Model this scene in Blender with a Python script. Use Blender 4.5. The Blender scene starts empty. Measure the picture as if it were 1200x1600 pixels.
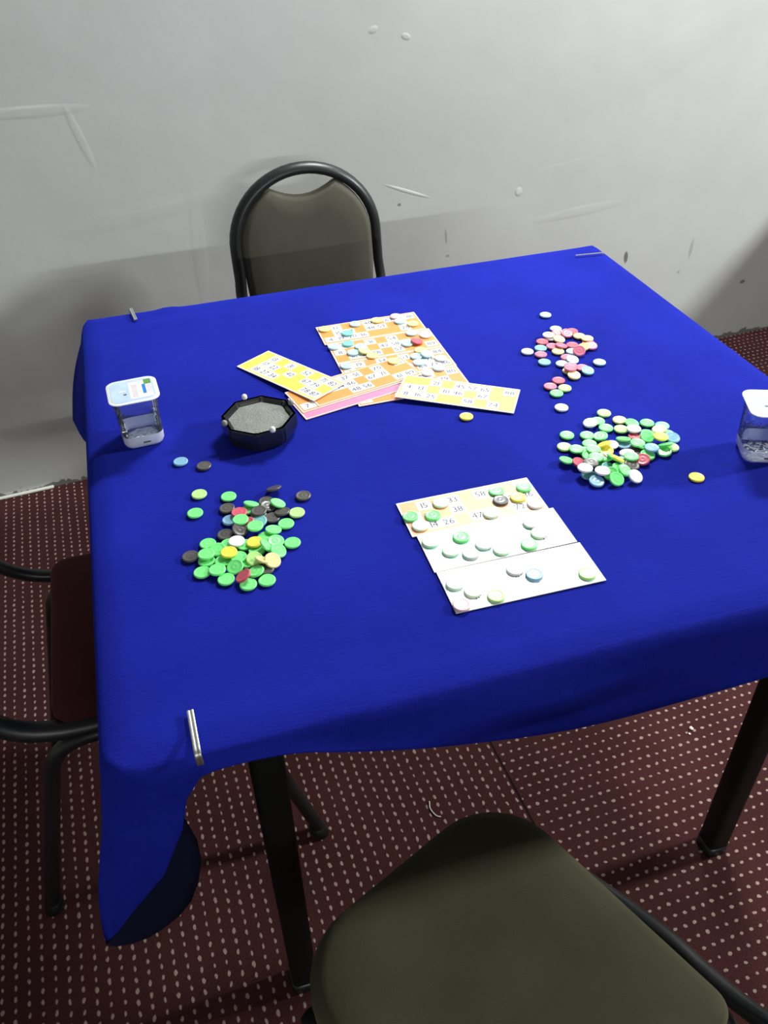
import bpy, bmesh, math, random
from mathutils import Vector, Matrix, noise
random.seed(7)
C = bpy.context.scene
COL = C.collection

# ---------------------------------------------------------------- camera, light, exposure
cam_d = bpy.data.cameras.new('camera'); cam = bpy.data.objects.new('camera', cam_d); COL.objects.link(cam)
cam_d.sensor_fit = 'VERTICAL'; cam_d.sensor_height = 24.0; cam_d.lens = 24.0 * 1321.52 / 1600.0
cam_d.clip_start = .02
yaw, pitch, roll = -0.336885, 0.675997, -0.034049
f = Vector((-math.sin(yaw)*math.cos(pitch), math.cos(yaw)*math.cos(pitch), -math.sin(pitch)))
r = f.cross(Vector((0, 0, 1))).normalized(); u = r.cross(f)
r, u = r*math.cos(roll) + u*math.sin(roll), -r*math.sin(roll) + u*math.cos(roll)
cam.matrix_world = Matrix(((r.x, u.x, -f.x, .026203), (r.y, u.y, -f.y, -1.391851), (r.z, u.z, -f.z, 1.367505), (0, 0, 0, 1)))
C.camera = cam
C.view_settings.view_transform = 'Standard'; C.view_settings.look = 'None'
C.view_settings.exposure = 0.15; C.view_settings.gamma = 1.0
C.view_settings.use_curve_mapping = False
w = bpy.data.worlds.new('world'); C.world = w; w.use_nodes = True
w.node_tree.nodes['Background'].inputs[0].default_value = (.8, .85, .8, 1)
w.node_tree.nodes['Background'].inputs[1].default_value = .085

def area(name, loc, target, sx, sy, power, col=(1, 1, 1), spread=180):
    l = bpy.data.lights.new(name, 'AREA'); l.shape = 'RECTANGLE'; l.size = sx; l.size_y = sy
    l.energy = power; l.color = col; l.spread = math.radians(spread)
    o = bpy.data.objects.new(name, l); COL.objects.link(o); o.location = loc
    o.rotation_euler = (Vector(target) - Vector(loc)).to_track_quat('-Z', 'Y').to_euler()
    return o
# ceiling lamps of the room: one near the wall above the table, a long tube far behind, one to the right
area('ceiling_lamp_near_wall', (1.30, .50, 2.32), (.75, -.45, .75), .50, .22, 50, (.96, 1, .985))
area('tube_lamp_far_back', (.35, -7.0, 2.42), (.5, .4, .6), 2.6, .05, 100, (.97, 1, .96))
area('ceiling_lamp_right', (4.05, -1.0, 2.5), (1.2, 0, .3), .35, .35, 150, (.97, 1, .97))

# ---------------------------------------------------------------- frames
ROT = -0.0665674
TW, TD, TZ = .930, .908, .7545            # table width, depth, height of the cloth
cR, sR = math.cos(ROT), math.sin(ROT)
def T(x, y, z=0.0):                        # table frame (origin at its back left corner) -> room
    return Vector((cR*x - sR*y, sR*x + cR*y, z))

# ---------------------------------------------------------------- materials
def rgb(h):
    return tuple(((c/255)/12.92 if c/255 <= .04045 else ((c/255+.055)/1.055)**2.4) for c in h)
def nm(name):
    m = bpy.data.materials.new(name); m.use_nodes = True
    return m, m.node_tree.nodes, m.node_tree.links, m.node_tree.nodes['Principled BSDF']
def mat(name, col, rough=.5, metal=0, spec=.5, bump=0, bscale=200, var=0, vscale=20, coat=0, coatr=.03, trans=0, ior=1.45, sheen=0, sheen_tint=None, sss=0):
    m, N, L, b = nm(name)
    b.inputs['Base Color'].default_value = (*col, 1); b.inputs['Roughness'].default_value = rough
    b.inputs['Metallic'].default_value = metal; b.inputs['Specular IOR Level'].default_value = spec
    b.inputs['Coat Weight'].default_value = coat; b.inputs['Coat Roughness'].default_value = coatr; b.inputs['Transmission Weight'].default_value = trans
    b.inputs['IOR'].default_value = ior; b.inputs['Sheen Weight'].default_value = sheen
    if sheen_tint: b.inputs['Sheen Tint'].default_value = (*sheen_tint, 1); b.inputs['Sheen Roughness'].default_value = .4
    tc = N.new('ShaderNodeTexCoord')
    if bump:
        n = N.new('ShaderNodeTexNoise'); n.inputs['Scale'].default_value = bscale; n.inputs['Detail'].default_value = 4
        L.new(tc.outputs['Object'], n.inputs['Vector'])
        bp = N.new('ShaderNodeBump'); bp.inputs['Strength'].default_value = bump; bp.inputs['Distance'].default_value = .002
        L.new(n.outputs['Fac'], bp.inputs['Height']); L.new(bp.outputs[0], b.inputs['Normal'])
    if var:
        n = N.new('ShaderNodeTexNoise'); n.inputs['Scale'].default_value = vscale; n.inputs['Detail'].default_value = 5
        L.new(tc.outputs['Object'], n.inputs['Vector'])
        mx = N.new('ShaderNodeMix'); mx.data_type = 'RGBA'
        mx.inputs['A'].default_value = (*[c*(1-var) for c in col], 1); mx.inputs['B'].default_value = (*[min(1, c*(1+var)) for c in col], 1)
        L.new(n.outputs['Fac'], mx.inputs['Factor']); L.new(mx.outputs['Result'], b.inputs['Base Color'])
    return m
def math_node(N, L, op, a, b=None, c=None):
    n = N.new('ShaderNodeMath'); n.operation = op
    for i, v in enumerate((a, b, c)):
        if v is None: continue
        if isinstance(v, (int, float)): n.inputs[i].default_value = v
        else: L.new(v, n.inputs[i])
    return n.outputs[0]

# ---------------------------------------------------------------- helpers
def obj(name, bm, mats, parent=None, smooth=True, kind=None):
    me = bpy.data.meshes.new(name); bm.normal_update(); bm.to_mesh(me); bm.free()
    for m in (mats if isinstance(mats, (list, tuple)) else [mats]): me.materials.append(m)
    if smooth:
        for p in me.polygons: p.use_smooth = True
    o = bpy.data.objects.new(name, me); COL.objects.link(o)
    if parent: o.parent = parent
    if kind: o['kind'] = kind
    return o
def sharp(o, ang=40):
    me = o.data; bm = bmesh.new(); bm.from_mesh(me)
    for e in bm.edges:
        if len(e.link_faces) == 2 and e.calc_face_angle(0) > math.radians(ang): e.smooth = False
    bm.to_mesh(me); bm.free(); return o
def tag(o, label, cat, group=None):
    o['label'] = label; o['category'] = cat
    if group: o['group'] = group
    return o
def empty(name, loc, rz=0):
    o = bpy.data.objects.new(name, None); COL.objects.link(o); o.location = loc; o.rotation_euler = (0, 0, rz)
    o.empty_display_size = .05
    return o
def box(bm, x0, x1, y0, y1, z0, z1, mi=0):
    v = [bm.verts.new(p) for p in ((x0,y0,z0),(x1,y0,z0),(x1,y1,z0),(x0,y1,z0),(x0,y0,z1),(x1,y0,z1),(x1,y1,z1),(x0,y1,z1))]
    for q in ((0,3,2,1),(4,5,6,7),(0,1,5,4),(1,2,6,5),(2,3,7,6),(3,0,4,7)):
        fc = bm.faces.new([v[i] for i in q]); fc.material_index = mi
    return v
def bevel_box(x0, x1, y0, y1, z0, z1, b=.003, seg=2):
    bm = bmesh.new(); box(bm, x0, x1, y0, y1, z0, z1)
    bmesh.ops.bevel(bm, geom=bm.edges[:], offset=b, segments=seg, affect='EDGES', profile=.5)
    return bm
def catmull(P, n=8, closed=False):
    P = [Vector(p) for p in P]; out = []
    m = len(P); rng = m if closed else m-1
    for i in range(rng):
        p0 = P[(i-1) % m] if (closed or i > 0) else P[0]*2-P[1]
        p1 = P[i]; p2 = P[(i+1) % m]
        p3 = P[(i+2) % m] if (closed or i+2 < m) else P[-1]*2-P[-2]
        for k in range(n):
            t = k/n
            out.append(.5*((2*p1)+(-p0+p2)*t+(2*p0-5*p1+4*p2-p3)*t*t+(-p0+3*p1-3*p2+p3)*t**3))
    if not closed: out.append(P[-1])
    return out
def fillet(P, rad, n=6):
    """polyline with its inner corners rounded"""
    P = [Vector(p) for p in P]; out = [P[0]]
    for i in range(1, len(P)-1):
        a, b, c = P[i-1], P[i], P[i+1]
        rr = rad[i] if isinstance(rad, dict) else rad
        rr = min(rr, (a-b).length*.49, (c-b).length*.49)
        s = b+(a-b).normalized()*rr; e = b+(c-b).normalized()*rr
        for k in range(n+1):
            t = k/n; out.append(s*(1-t)**2+b*2*t*(1-t)+e*t*t)
    out.append(P[-1]); return out
def tube(bm, path, ra, rb=None, seg=12, up=None, cap=True):
    """sweep of an elliptical section; ra along the side direction, rb along the other"""
    rb = rb or ra; rings = []
    up = Vector(up) if up else None
    ref = None
    for i, p in enumerate(path):
        t = (path[min(i+1, len(path)-1)]-path[max(i-1, 0)]).normalized()
        if up is not None:
            s = up.cross(t)
            s = s.normalized() if s.length > 1e-4 else ref
            ref = s
        else:
            if ref is None:
                ref = t.orthogonal().normalized()
            s = (ref - t*ref.dot(t)).normalized(); ref = s
        n = t.cross(s).normalized()
        rings.append([bm.verts.new(p+s*ra*math.cos(2*math.pi*k/seg)+n*rb*math.sin(2*math.pi*k/seg)) for k in range(seg)])
    for a, b in zip(rings, rings[1:]):
        for k in range(seg): bm.faces.new((a[k], a[(k+1) % seg], b[(k+1) % seg], b[k]))
    if cap: bm.faces.new(rings[0][::-1]); bm.faces.new(rings[-1])
def rrect(hx, hy, rad, n=5):
    out = []
    rs = rad if isinstance(rad, (list, tuple)) else [rad]*4
    for (sx, sy, a0), rr in zip(((1,1,0),(-1,1,90),(-1,-1,180),(1,-1,270)), rs):
        for k in range(n+1):
            a = math.radians(a0+90*k/n); out.append((sx*(hx-rr)+rr*math.cos(a), sy*(hy-rr)+rr*math.sin(a)))
    return out
def loft(bm, loops, mi=0, cap0=True, cap1=True, mis=None):
    R = [[bm.verts.new(p) for p in lp] for lp in loops]; n = len(R[0])
    for i, (a, b) in enumerate(zip(R, R[1:])):
        for k in range(n):
            fc = bm.faces.new((a[k], a[(k+1) % n], b[(k+1) % n], b[k])); fc.material_index = mis[i] if mis else mi
    if cap0: bm.faces.new(R[0][::-1]).material_index = mi
    if cap1: bm.faces.new(R[-1]).material_index = mis[-1] if mis else mi
    return R
def lathe(bm, prof, seg=28, mi=0):
    loft(bm, [[(rr*math.cos(2*math.pi*k/seg), rr*math.sin(2*math.pi*k/seg), z) for k in range(seg)] for rr, z in prof], mi)

# ---------------------------------------------------------------- the setting
YW = .6655
def wall_material():
    m, N, L, b = nm('painted_plaster')
    tc = N.new('ShaderNodeTexCoord'); o = tc.outputs['Object']
    sp = N.new('ShaderNodeSeparateXYZ'); L.new(o, sp.inputs[0]); X, Z = sp.outputs['X'], sp.outputs['Z']
    n1 = N.new('ShaderNodeTexNoise'); n1.inputs['Scale'].default_value = 2.2; n1.inputs['Detail'].default_value = 6; n1.inputs['Roughness'].default_value = .55
    L.new(o, n1.inputs['Vector'])
    cr = N.new('ShaderNodeValToRGB'); cr.color_ramp.elements[0].position = .3; cr.color_ramp.elements[0].color = (.51, .52, .505, 1)
    cr.color_ramp.elements[1].position = .7; cr.color_ramp.elements[1].color = (.575, .585, .575, 1)
    L.new(n1.outputs['Fac'], cr.inputs[0]); col = cr.outputs[0]
    def spot(x, z, rx, rz, ang=0, soft=.35, wob=.0):
        dx = math_node(N, L, 'SUBTRACT', X, x); dz = math_node(N, L, 'SUBTRACT', Z, z)
        c, s = math.cos(ang), math.sin(ang)
        a = math_node(N, L, 'ADD', math_node(N, L, 'MULTIPLY', dx, c/rx), math_node(N, L, 'MULTIPLY', dz, s/rx))
        q = math_node(N, L, 'ADD', math_node(N, L, 'MULTIPLY', dx, -s/rz), math_node(N, L, 'MULTIPLY', dz, c/rz))
        d = math_node(N, L, 'ADD', math_node(N, L, 'MULTIPLY', a, a), math_node(N, L, 'MULTIPLY', q, q))
        mr = N.new('ShaderNodeMapRange'); mr.interpolation_type = 'SMOOTHSTEP'
        mr.inputs['From Min'].default_value = 1-soft; mr.inputs['From Max'].default_value = 1+soft; mr.inputs['To Min'].default_value = 1; mr.inputs['To Max'].default_value = 0
        L.new(d, mr.inputs['Value']); return mr.outputs[0]
    def blend(col, fac, c2):
        mx = N.new('ShaderNodeMix'); mx.data_type = 'RGBA'; L.new(fac, mx.inputs['Factor']); L.new(col, mx.inputs['A'])
        mx.inputs['B'].default_value = (*c2, 1); return mx.outputs['Result']
    def mul(f_, k): return math_node(N, L, 'MULTIPLY', f_, k)
    # scuffs and specks that belong to the wall
    for (x, z, rx, rz, a, k) in SCUFFS: col = blend(col, mul(spot(x, z, rx, rz, a, .6), k), (.10, .10, .095))
    for (x, z, rx, rz, a, k) in PALE: col = blend(col, mul(spot(x, z, rx, rz, a, .6), k), (.72, .72, .70))
    # crumbled dark paint along the foot of the wall
    n2 = N.new('ShaderNodeTexNoise'); n2.inputs['Scale'].default_value = 34; n2.inputs['Detail'].default_value = 5; L.new(o, n2.inputs['Vector'])
    edge = N.new('ShaderNodeMapRange'); edge.inputs['From Min'].default_value = .0; edge.inputs['From Max'].default_value = .035
    edge.inputs['To Min'].default_value = .72; edge.inputs['To Max'].default_value = .10; L.new(Z, edge.inputs['Value'])
    gt = math_node(N, L, 'LESS_THAN', n2.outputs['Fac'], edge.outputs[0])
    col = blend(col, mul(gt, .75), (.05, .055, .05))
    L.new(col, b.inputs['Base Color']); b.inputs['Roughness'].default_value = .55; b.inputs['Specular IOR Level'].default_value = .35
    # trowel marks
    n3 = N.new('ShaderNodeTexNoise'); n3.inputs['Scale'].default_value = 5; n3.inputs['Detail'].default_value = 7; n3.inputs['Roughness'].default_value = .5; L.new(o, n3.inputs['Vector'])
    n4 = N.new('ShaderNodeTexNoise'); n4.inputs['Scale'].default_value = 90; n4.inputs['Detail'].default_value = 2; L.new(o, n4.inputs['Vector'])
    h = math_node(N, L, 'ADD', mul(n3.outputs['Fac'], 1.0), mul(n4.outputs['Fac'], .05))
    for (x, z, rx, rz, a, k) in RIDGES: h = math_node(N, L, 'ADD', h, mul(spot(x, z, rx, rz, a, .9), k))
    bp = N.new('ShaderNodeBump'); bp.inputs['Strength'].default_value = .3; bp.inputs['Distance'].default_value = .006
    L.new(h, bp.inputs['Height']); L.new(bp.outputs[0], b.inputs['Normal'])
    return m
SCUFFS = [(1.543, .356, .007, .018, .1, .85), (1.778, .345, .006, .030, -.05, .3), (2.012, .196, .010, .006, 0, .8), (.817, .617, .005, .004, 0, .7),
          (.951, .512, .0035, .020, .1, .4), (.957, .457, .006, .004, 0, .4), (1.748, .274, .005, .005, 0, .35)]
PALE = [(-.01, .940, .06, .003, -.03, .35), (.84, .650, .045, .0025, -.38, .8), (.20, .70, .09, .003, .1, .2), (1.163, .602, .006, .007, 0, .5), (1.30, .66, .08, .003, .08, .15)]
RIDGES = [(-.01, .930, .10, .010, -.03, .25), (.075, .87, .008, .06, .25, .2), (.84, .648, .055, .004, -.38, .4), (.17, .69, .16, .02, .1, .15), (.29, .58, .015, .13, -.05, .15),
          (1.163, .602, .009, .010, 0, .6), (1.36, .52, .12, .012, .05, .2), (.76, 1.02, .010, .006, .4, .4), (.84, 1.0, .010, .006, -.3, .4), (1.6, .9, .25, .04, .4, .2)]
WALLM = wall_material()
PLAIN = mat('plain_wall_paint', (.5, .51, .5), .6, bump=.2, bscale=6)
def slab(name, pts, m, flip=False):
    bm = bmesh.new(); box(bm, *pts); o = obj(name, bm, m, smooth=False, kind='structure'); return o
slab('wall_back', (-3.0, 6.5, YW, YW+.12, -.05, 2.9), WALLM)
slab('wall_left', (-3.12, -3.0, -8.0, YW+.12, -.05, 2.9), PLAIN)
slab('wall_right', (6.5, 6.62, -8.0, YW+.12, -.05, 2.9), PLAIN)
slab('wall_front', (-3.12, 6.62, -8.12, -8.0, -.05, 2.9), PLAIN)
slab('ceiling', (-3.12, 6.62, -8.12, YW+.12, 2.8, 2.9), mat('ceiling_paint', (.32, .32, .31), .8))

def carpet_material():
    m, N, L, b = nm('dotted_carpet')
    tc = N.new('ShaderNodeTexCoord'); mp = N.new('ShaderNodeMapping'); L.new(tc.outputs['Object'], mp.inputs[0])
    mp.inputs['Rotation'].default_value = (0, 0, math.radians(1.4))
    # slight wobble of the weave
    nz = N.new('ShaderNodeTexNoise'); nz.inputs['Scale'].default_value = 60; L.new(tc.outputs['Object'], nz.inputs['Vector'])
    ad = N.new('ShaderNodeVectorMath'); ad.operation = 'MULTIPLY_ADD'; L.new(nz.outputs['Color'], ad.inputs[0]); ad.inputs[1].default_value = (.006, .006, 0); L.new(mp.outputs[0], ad.inputs[2])
    sp = N.new('ShaderNodeSeparateXYZ'); L.new(ad.outputs[0], sp.inputs[0]); X, Y = sp.outputs['X'], sp.outputs['Y']
    sp0 = N.new('ShaderNodeSeparateXYZ'); L.new(mp.outputs[0], sp0.inputs[0])
    right = math_node(N, L, 'GREATER_THAN', sp0.outputs['X'], SEAM)
    def dots(A, B, pa, pb, ra, rb):      # A along the row, B across the rows
        row = math_node(N, L, 'FLOOR', math_node(N, L, 'DIVIDE', B, pb))
        fb = math_node(N, L, 'SUBTRACT', math_node(N, L, 'FRACT', math_node(N, L, 'DIVIDE', B, pb)), .5)
        wn = N.new('ShaderNodeTexWhiteNoise'); wn.noise_dimensions = '1D'; L.new(row, wn.inputs['W'])
        a = math_node(N, L, 'ADD', math_node(N, L, 'DIVIDE', A, pa), math_node(N, L, 'MULTIPLY', wn.outputs['Value'], 1.0))
        fa = math_node(N, L, 'SUBTRACT', math_node(N, L, 'FRACT', a), .5)
        cell = N.new('ShaderNodeCombineXYZ'); L.new(math_node(N, L, 'FLOOR', a), cell.inputs[0]); L.new(row, cell.inputs[1])
        w2 = N.new('ShaderNodeTexWhiteNoise'); w2.noise_dimensions = '2D'; L.new(cell.outputs[0], w2.inputs['Vector'])
        da = math_node(N, L, 'DIVIDE', math_node(N, L, 'MULTIPLY', fa, pa), ra); db = math_node(N, L, 'DIVIDE', math_node(N, L, 'MULTIPLY', fb, pb), rb)
        d = math_node(N, L, 'ADD', math_node(N, L, 'MULTIPLY', da, da), math_node(N, L, 'MULTIPLY', db, db))
        d = math_node(N, L, 'ADD', d, math_node(N, L, 'MULTIPLY', w2.outputs['Value'], .45))
        mr = N.new('ShaderNodeMapRange'); mr.interpolation_type = 'SMOOTHSTEP'; mr.inputs['From Min'].default_value = .55; mr.inputs['From Max'].default_value = 1.35
        mr.inputs['To Min'].default_value = 1; mr.inputs['To Max'].default_value = 0; L.new(d, mr.inputs['Value'])
        return mr.outputs[0]
    dl = dots(Y, X, .0173, .0196, .0049, .0027)
    dr = dots(X, Y, .0176, .0196, .0038, .0030)
    mx = N.new('ShaderNodeMix'); L.new(right, mx.inputs['Factor']); L.new(dl, mx.inputs['A']); L.new(dr, mx.inputs['B'])
    n = N.new('ShaderNodeTexNoise'); n.inputs['Scale'].default_value = 420; n.inputs['Detail'].default_value = 2; L.new(tc.outputs['Object'], n.inputs['Vector'])
    n2 = N.new('ShaderNodeTexNoise'); n2.inputs['Scale'].default_value = 5; n2.inputs['Detail'].default_value = 3; L.new(tc.outputs['Object'], n2.inputs['Vector'])
    cr = N.new('ShaderNodeValToRGB'); cr.color_ramp.elements[0].position = .3; cr.color_ramp.elements[0].color = (.029, .0098, .0102, 1)
    cr.color_ramp.elements[1].position = .75; cr.color_ramp.elements[1].color = (.086, .026, .027, 1)
    L.new(math_node(N, L, 'ADD', math_node(N, L, 'MULTIPLY', n.outputs['Fac'], .6), math_node(N, L, 'MULTIPLY', n2.outputs['Fac'], .4)), cr.inputs[0])
    c = N.new('ShaderNodeMix'); c.data_type = 'RGBA'; L.new(mx.outputs['Result'], c.inputs['Factor']); L.new(cr.outputs[0], c.inputs['A']); c.inputs['B'].default_value = (.35, .245, .215, 1)
    # dark seam between the two lengths of carpet
    ds = math_node(N, L, 'ABSOLUTE', math_node(N, L, 'SUBTRACT', sp0.outputs['X'], SEAM))
    sm = math_node(N, L, 'LESS_THAN', ds, .0022)
    c2 = N.new('ShaderNodeMix'); c2.data_type = 'RGBA'; L.new(sm, c2.inputs['Factor']); L.new(c.outputs['Result'], c2.inputs['A']); c2.inputs['B'].default_value = (.012, .006, .006, 1)
    L.new(c2.outputs['Result'], b.inputs['Base Color']); b.inputs['Roughness'].default_value = .95; b.inputs['Specular IOR Level'].default_value = .1
    bp = N.new('ShaderNodeBump'); bp.inputs['Strength'].default_value = .6; bp.inputs['Distance'].default_value = .003
    L.new(math_node(N, L, 'ADD', n.outputs['Fac'], math_node(N, L, 'MULTIPLY', mx.outputs['Result'], .6)), bp.inputs['Height']); L.new(bp.outputs[0], b.inputs['Normal'])
    return m
SEAM = .5435
slab('floor', (-3.12, 6.62, -8.12, YW+.12, -.08, 0), carpet_material())
# thin pale strip along the foot of the wall, ends before the table
bm = bevel_box(-1.6, -.205, YW-.010, YW-.0005, .0005, .007, .002)
obj('trim_1', bm, mat('pale_strip', (.62, .62, .56), .5), kind='structure')
# a few white threads and crumbs on the carpet
LINT = mat('white_lint', (.75, .68, .6), .9)
def crumb(x, y, s, label):
    bm = bmesh.new(); bmesh.ops.create_icosphere(bm, subdivisions=2, radius=s)
    for v in bm.verts: v.co *= 1+.35*noise.noise(v.co*300); v.co.z = v.co.z*.5+s*.5
    o = obj('crumb', bm, LINT); o.location = (x, y, 0); tag(o, label, 'crumb')
crumb(.905, -.638, .0042, 'larger pale crumb on the carpet in front of the right table leg')
crumb(.894, -.647, .0026, 'tiny pale crumb next to the larger crumb near the right table leg')
def thread(pts, label):
    bm = bmesh.new(); tube(bm, catmull([(x, y, .0016) for x, y in pts], 6), .0011, seg=6); o = obj('thread', bm, LINT); tag(o, label, 'thread')
thread([(.372, -.598), (.368, -.612), (.372, -.628), (.379, -.634)], 'white curled thread on the carpet behind the tip of the front chair')
thread([(-.254, -.130), (-.238, -.132), (-.226, -.131)], 'short white thread lying on the carpet by the maroon chair')

# ---------------------------------------------------------------- table
BLACK = mat('black_painted_metal', (.012, .013, .014), .38, spec=.5, bump=.1, bscale=90)
BLACKLEG = mat('black_leg_paint', (.005, .006, .006), .55, spec=.25, bump=.1, bscale=60)
WOOD = mat('dark_board', (.05, .035, .025), .6)
def make_table(label, ox, oy, rz):
    t = empty('table', (ox, oy, 0), rz); tag(t, label, 'table')
    bm = bevel_box(.008, TW-.008, -TD+.008, -.008, .722, .750, .004); obj('tabletop', bm, WOOD, t, smooth=False)
    bm = bmesh.new()
    for a in ((.13, TW-.09, -.118, -.098), (.13, TW-.09, -.812, -.792)): box(bm, a[0], a[1], a[2], a[3], .680, .7215)
    for a in ((.118, .140, -.79, -.12), (TW-.098, TW-.076, -.79, -.12)): box(bm, a[0], a[1], a[2], a[3], .680, .7215)
    obj('apron', bm, BLACKLEG, t, smooth=False)
    for x, y in LEGS:
        bm = bmesh.new(); h = .0195
        loft(bm, [[(x+px*k+dx, y+py*k, z) for px, py in rrect(h, h, .009, 3)] for z, k, dx in ((.001, .8, 0), (.006, .96, 0), (.35, 1, .003), (.6795, 1.02, .006))])
        lg = obj('leg', bm, BLACKLEG, t); sharp(lg)
        bm = bmesh.new(); loft(bm, [[(x+px, y+py, z) for px, py in rrect(h+.0004, h+.0004, .010, 3)] for z in (0, .022)]); obj('foot_cap', bm, BLACK, lg)
    return t
LEGS = ((.129, -.801), (.843, -.797), (.129, -.11), (.843, -.11))
make_table('square black-legged table standing under the blue cloth', 0, 0, ROT)

# ---------------------------------------------------------------- cloth
def cloth_material():
    m, N, L, b = nm('blue_felt')
    tc = N.new('ShaderNodeTexCoord'); o = tc.outputs['Object']
    n = N.new('ShaderNodeTexNoise'); n.inputs['Scale'].default_value = 7; n.inputs['Detail'].default_value = 5; L.new(o, n.inputs['Vector'])
    n2 = N.new('ShaderNodeTexNoise'); n2.inputs['Scale'].default_value = 650; n2.inputs['Detail'].default_value = 3; L.new(o, n2.inputs['Vector'])
    mp = N.new('ShaderNodeMapping'); mp.inputs['Scale'].default_value = (60, 500, 60); L.new(o, mp.inputs[0])
    n3 = N.new('ShaderNodeTexNoise'); n3.inputs['Scale'].default_value = 1; n3.inputs['Detail'].default_value = 2; L.new(mp.outputs[0], n3.inputs['Vector'])
    cr = N.new('ShaderNodeValToRGB'); cr.color_ramp.elements[0].position = .3; cr.color_ramp.elements[0].color = (.0068, .0110, .200, 1)
    cr.color_ramp.elements[1].position = .7; cr.color_ramp.elements[1].color = (.0115, .0190, .320, 1)
    s = math_node(N, L, 'ADD', math_node(N, L, 'MULTIPLY', n.outputs['Fac'], .55), math_node(N, L, 'ADD', math_node(N, L, 'MULTIPLY', n2.outputs['Fac'], .2), math_node(N, L, 'MULTIPLY', n3.outputs['Fac'], .25)))
    L.new(s, cr.inputs[0]); L.new(cr.outputs[0], b.inputs['Base Color'])
    b.inputs['Roughness'].default_value = .85; b.inputs['Specular IOR Level'].default_value = .04
    b.inputs['Sheen Weight'].default_value = .28; b.inputs['Sheen Tint'].default_value = (.03, .07, .9, 1); b.inputs['Sheen Roughness'].default_value = .45
    bp = N.new('ShaderNodeBump'); bp.inputs['Strength'].default_value = .22; bp.inputs['Distance'].default_value = .002
    L.new(math_node(N, L, 'ADD', n2.outputs['Fac'], n3.outputs['Fac']), bp.inputs['Height']); L.new(bp.outputs[0], b.inputs['Normal'])
    return m
FELT = cloth_material()
def lerp_tab(tab, s):
    """tab: sorted rows (s, x, y, z) -> smooth interpolation"""
    if s <= tab[0][0]: return Vector(tab[0][1:])
    for a, b in zip(tab, tab[1:]):
        if s <= b[0]:
            t = (s-a[0])/(b[0]-a[0]); i = tab.index(a)
            p0 = Vector(tab[max(i-1, 0)][1:]); p1 = Vector(a[1:]); p2 = Vector(b[1:]); p3 = Vector(tab[min(i+2, len(tab)-1)][1:])
            return .5*((2*p1)+(-p0+p2)*t+(2*p0-5*p1+4*p2-p3)*t*t+(-p0+3*p1-3*p2+p3)*t**3)
    return Vector(tab[-1][1:])
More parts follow.
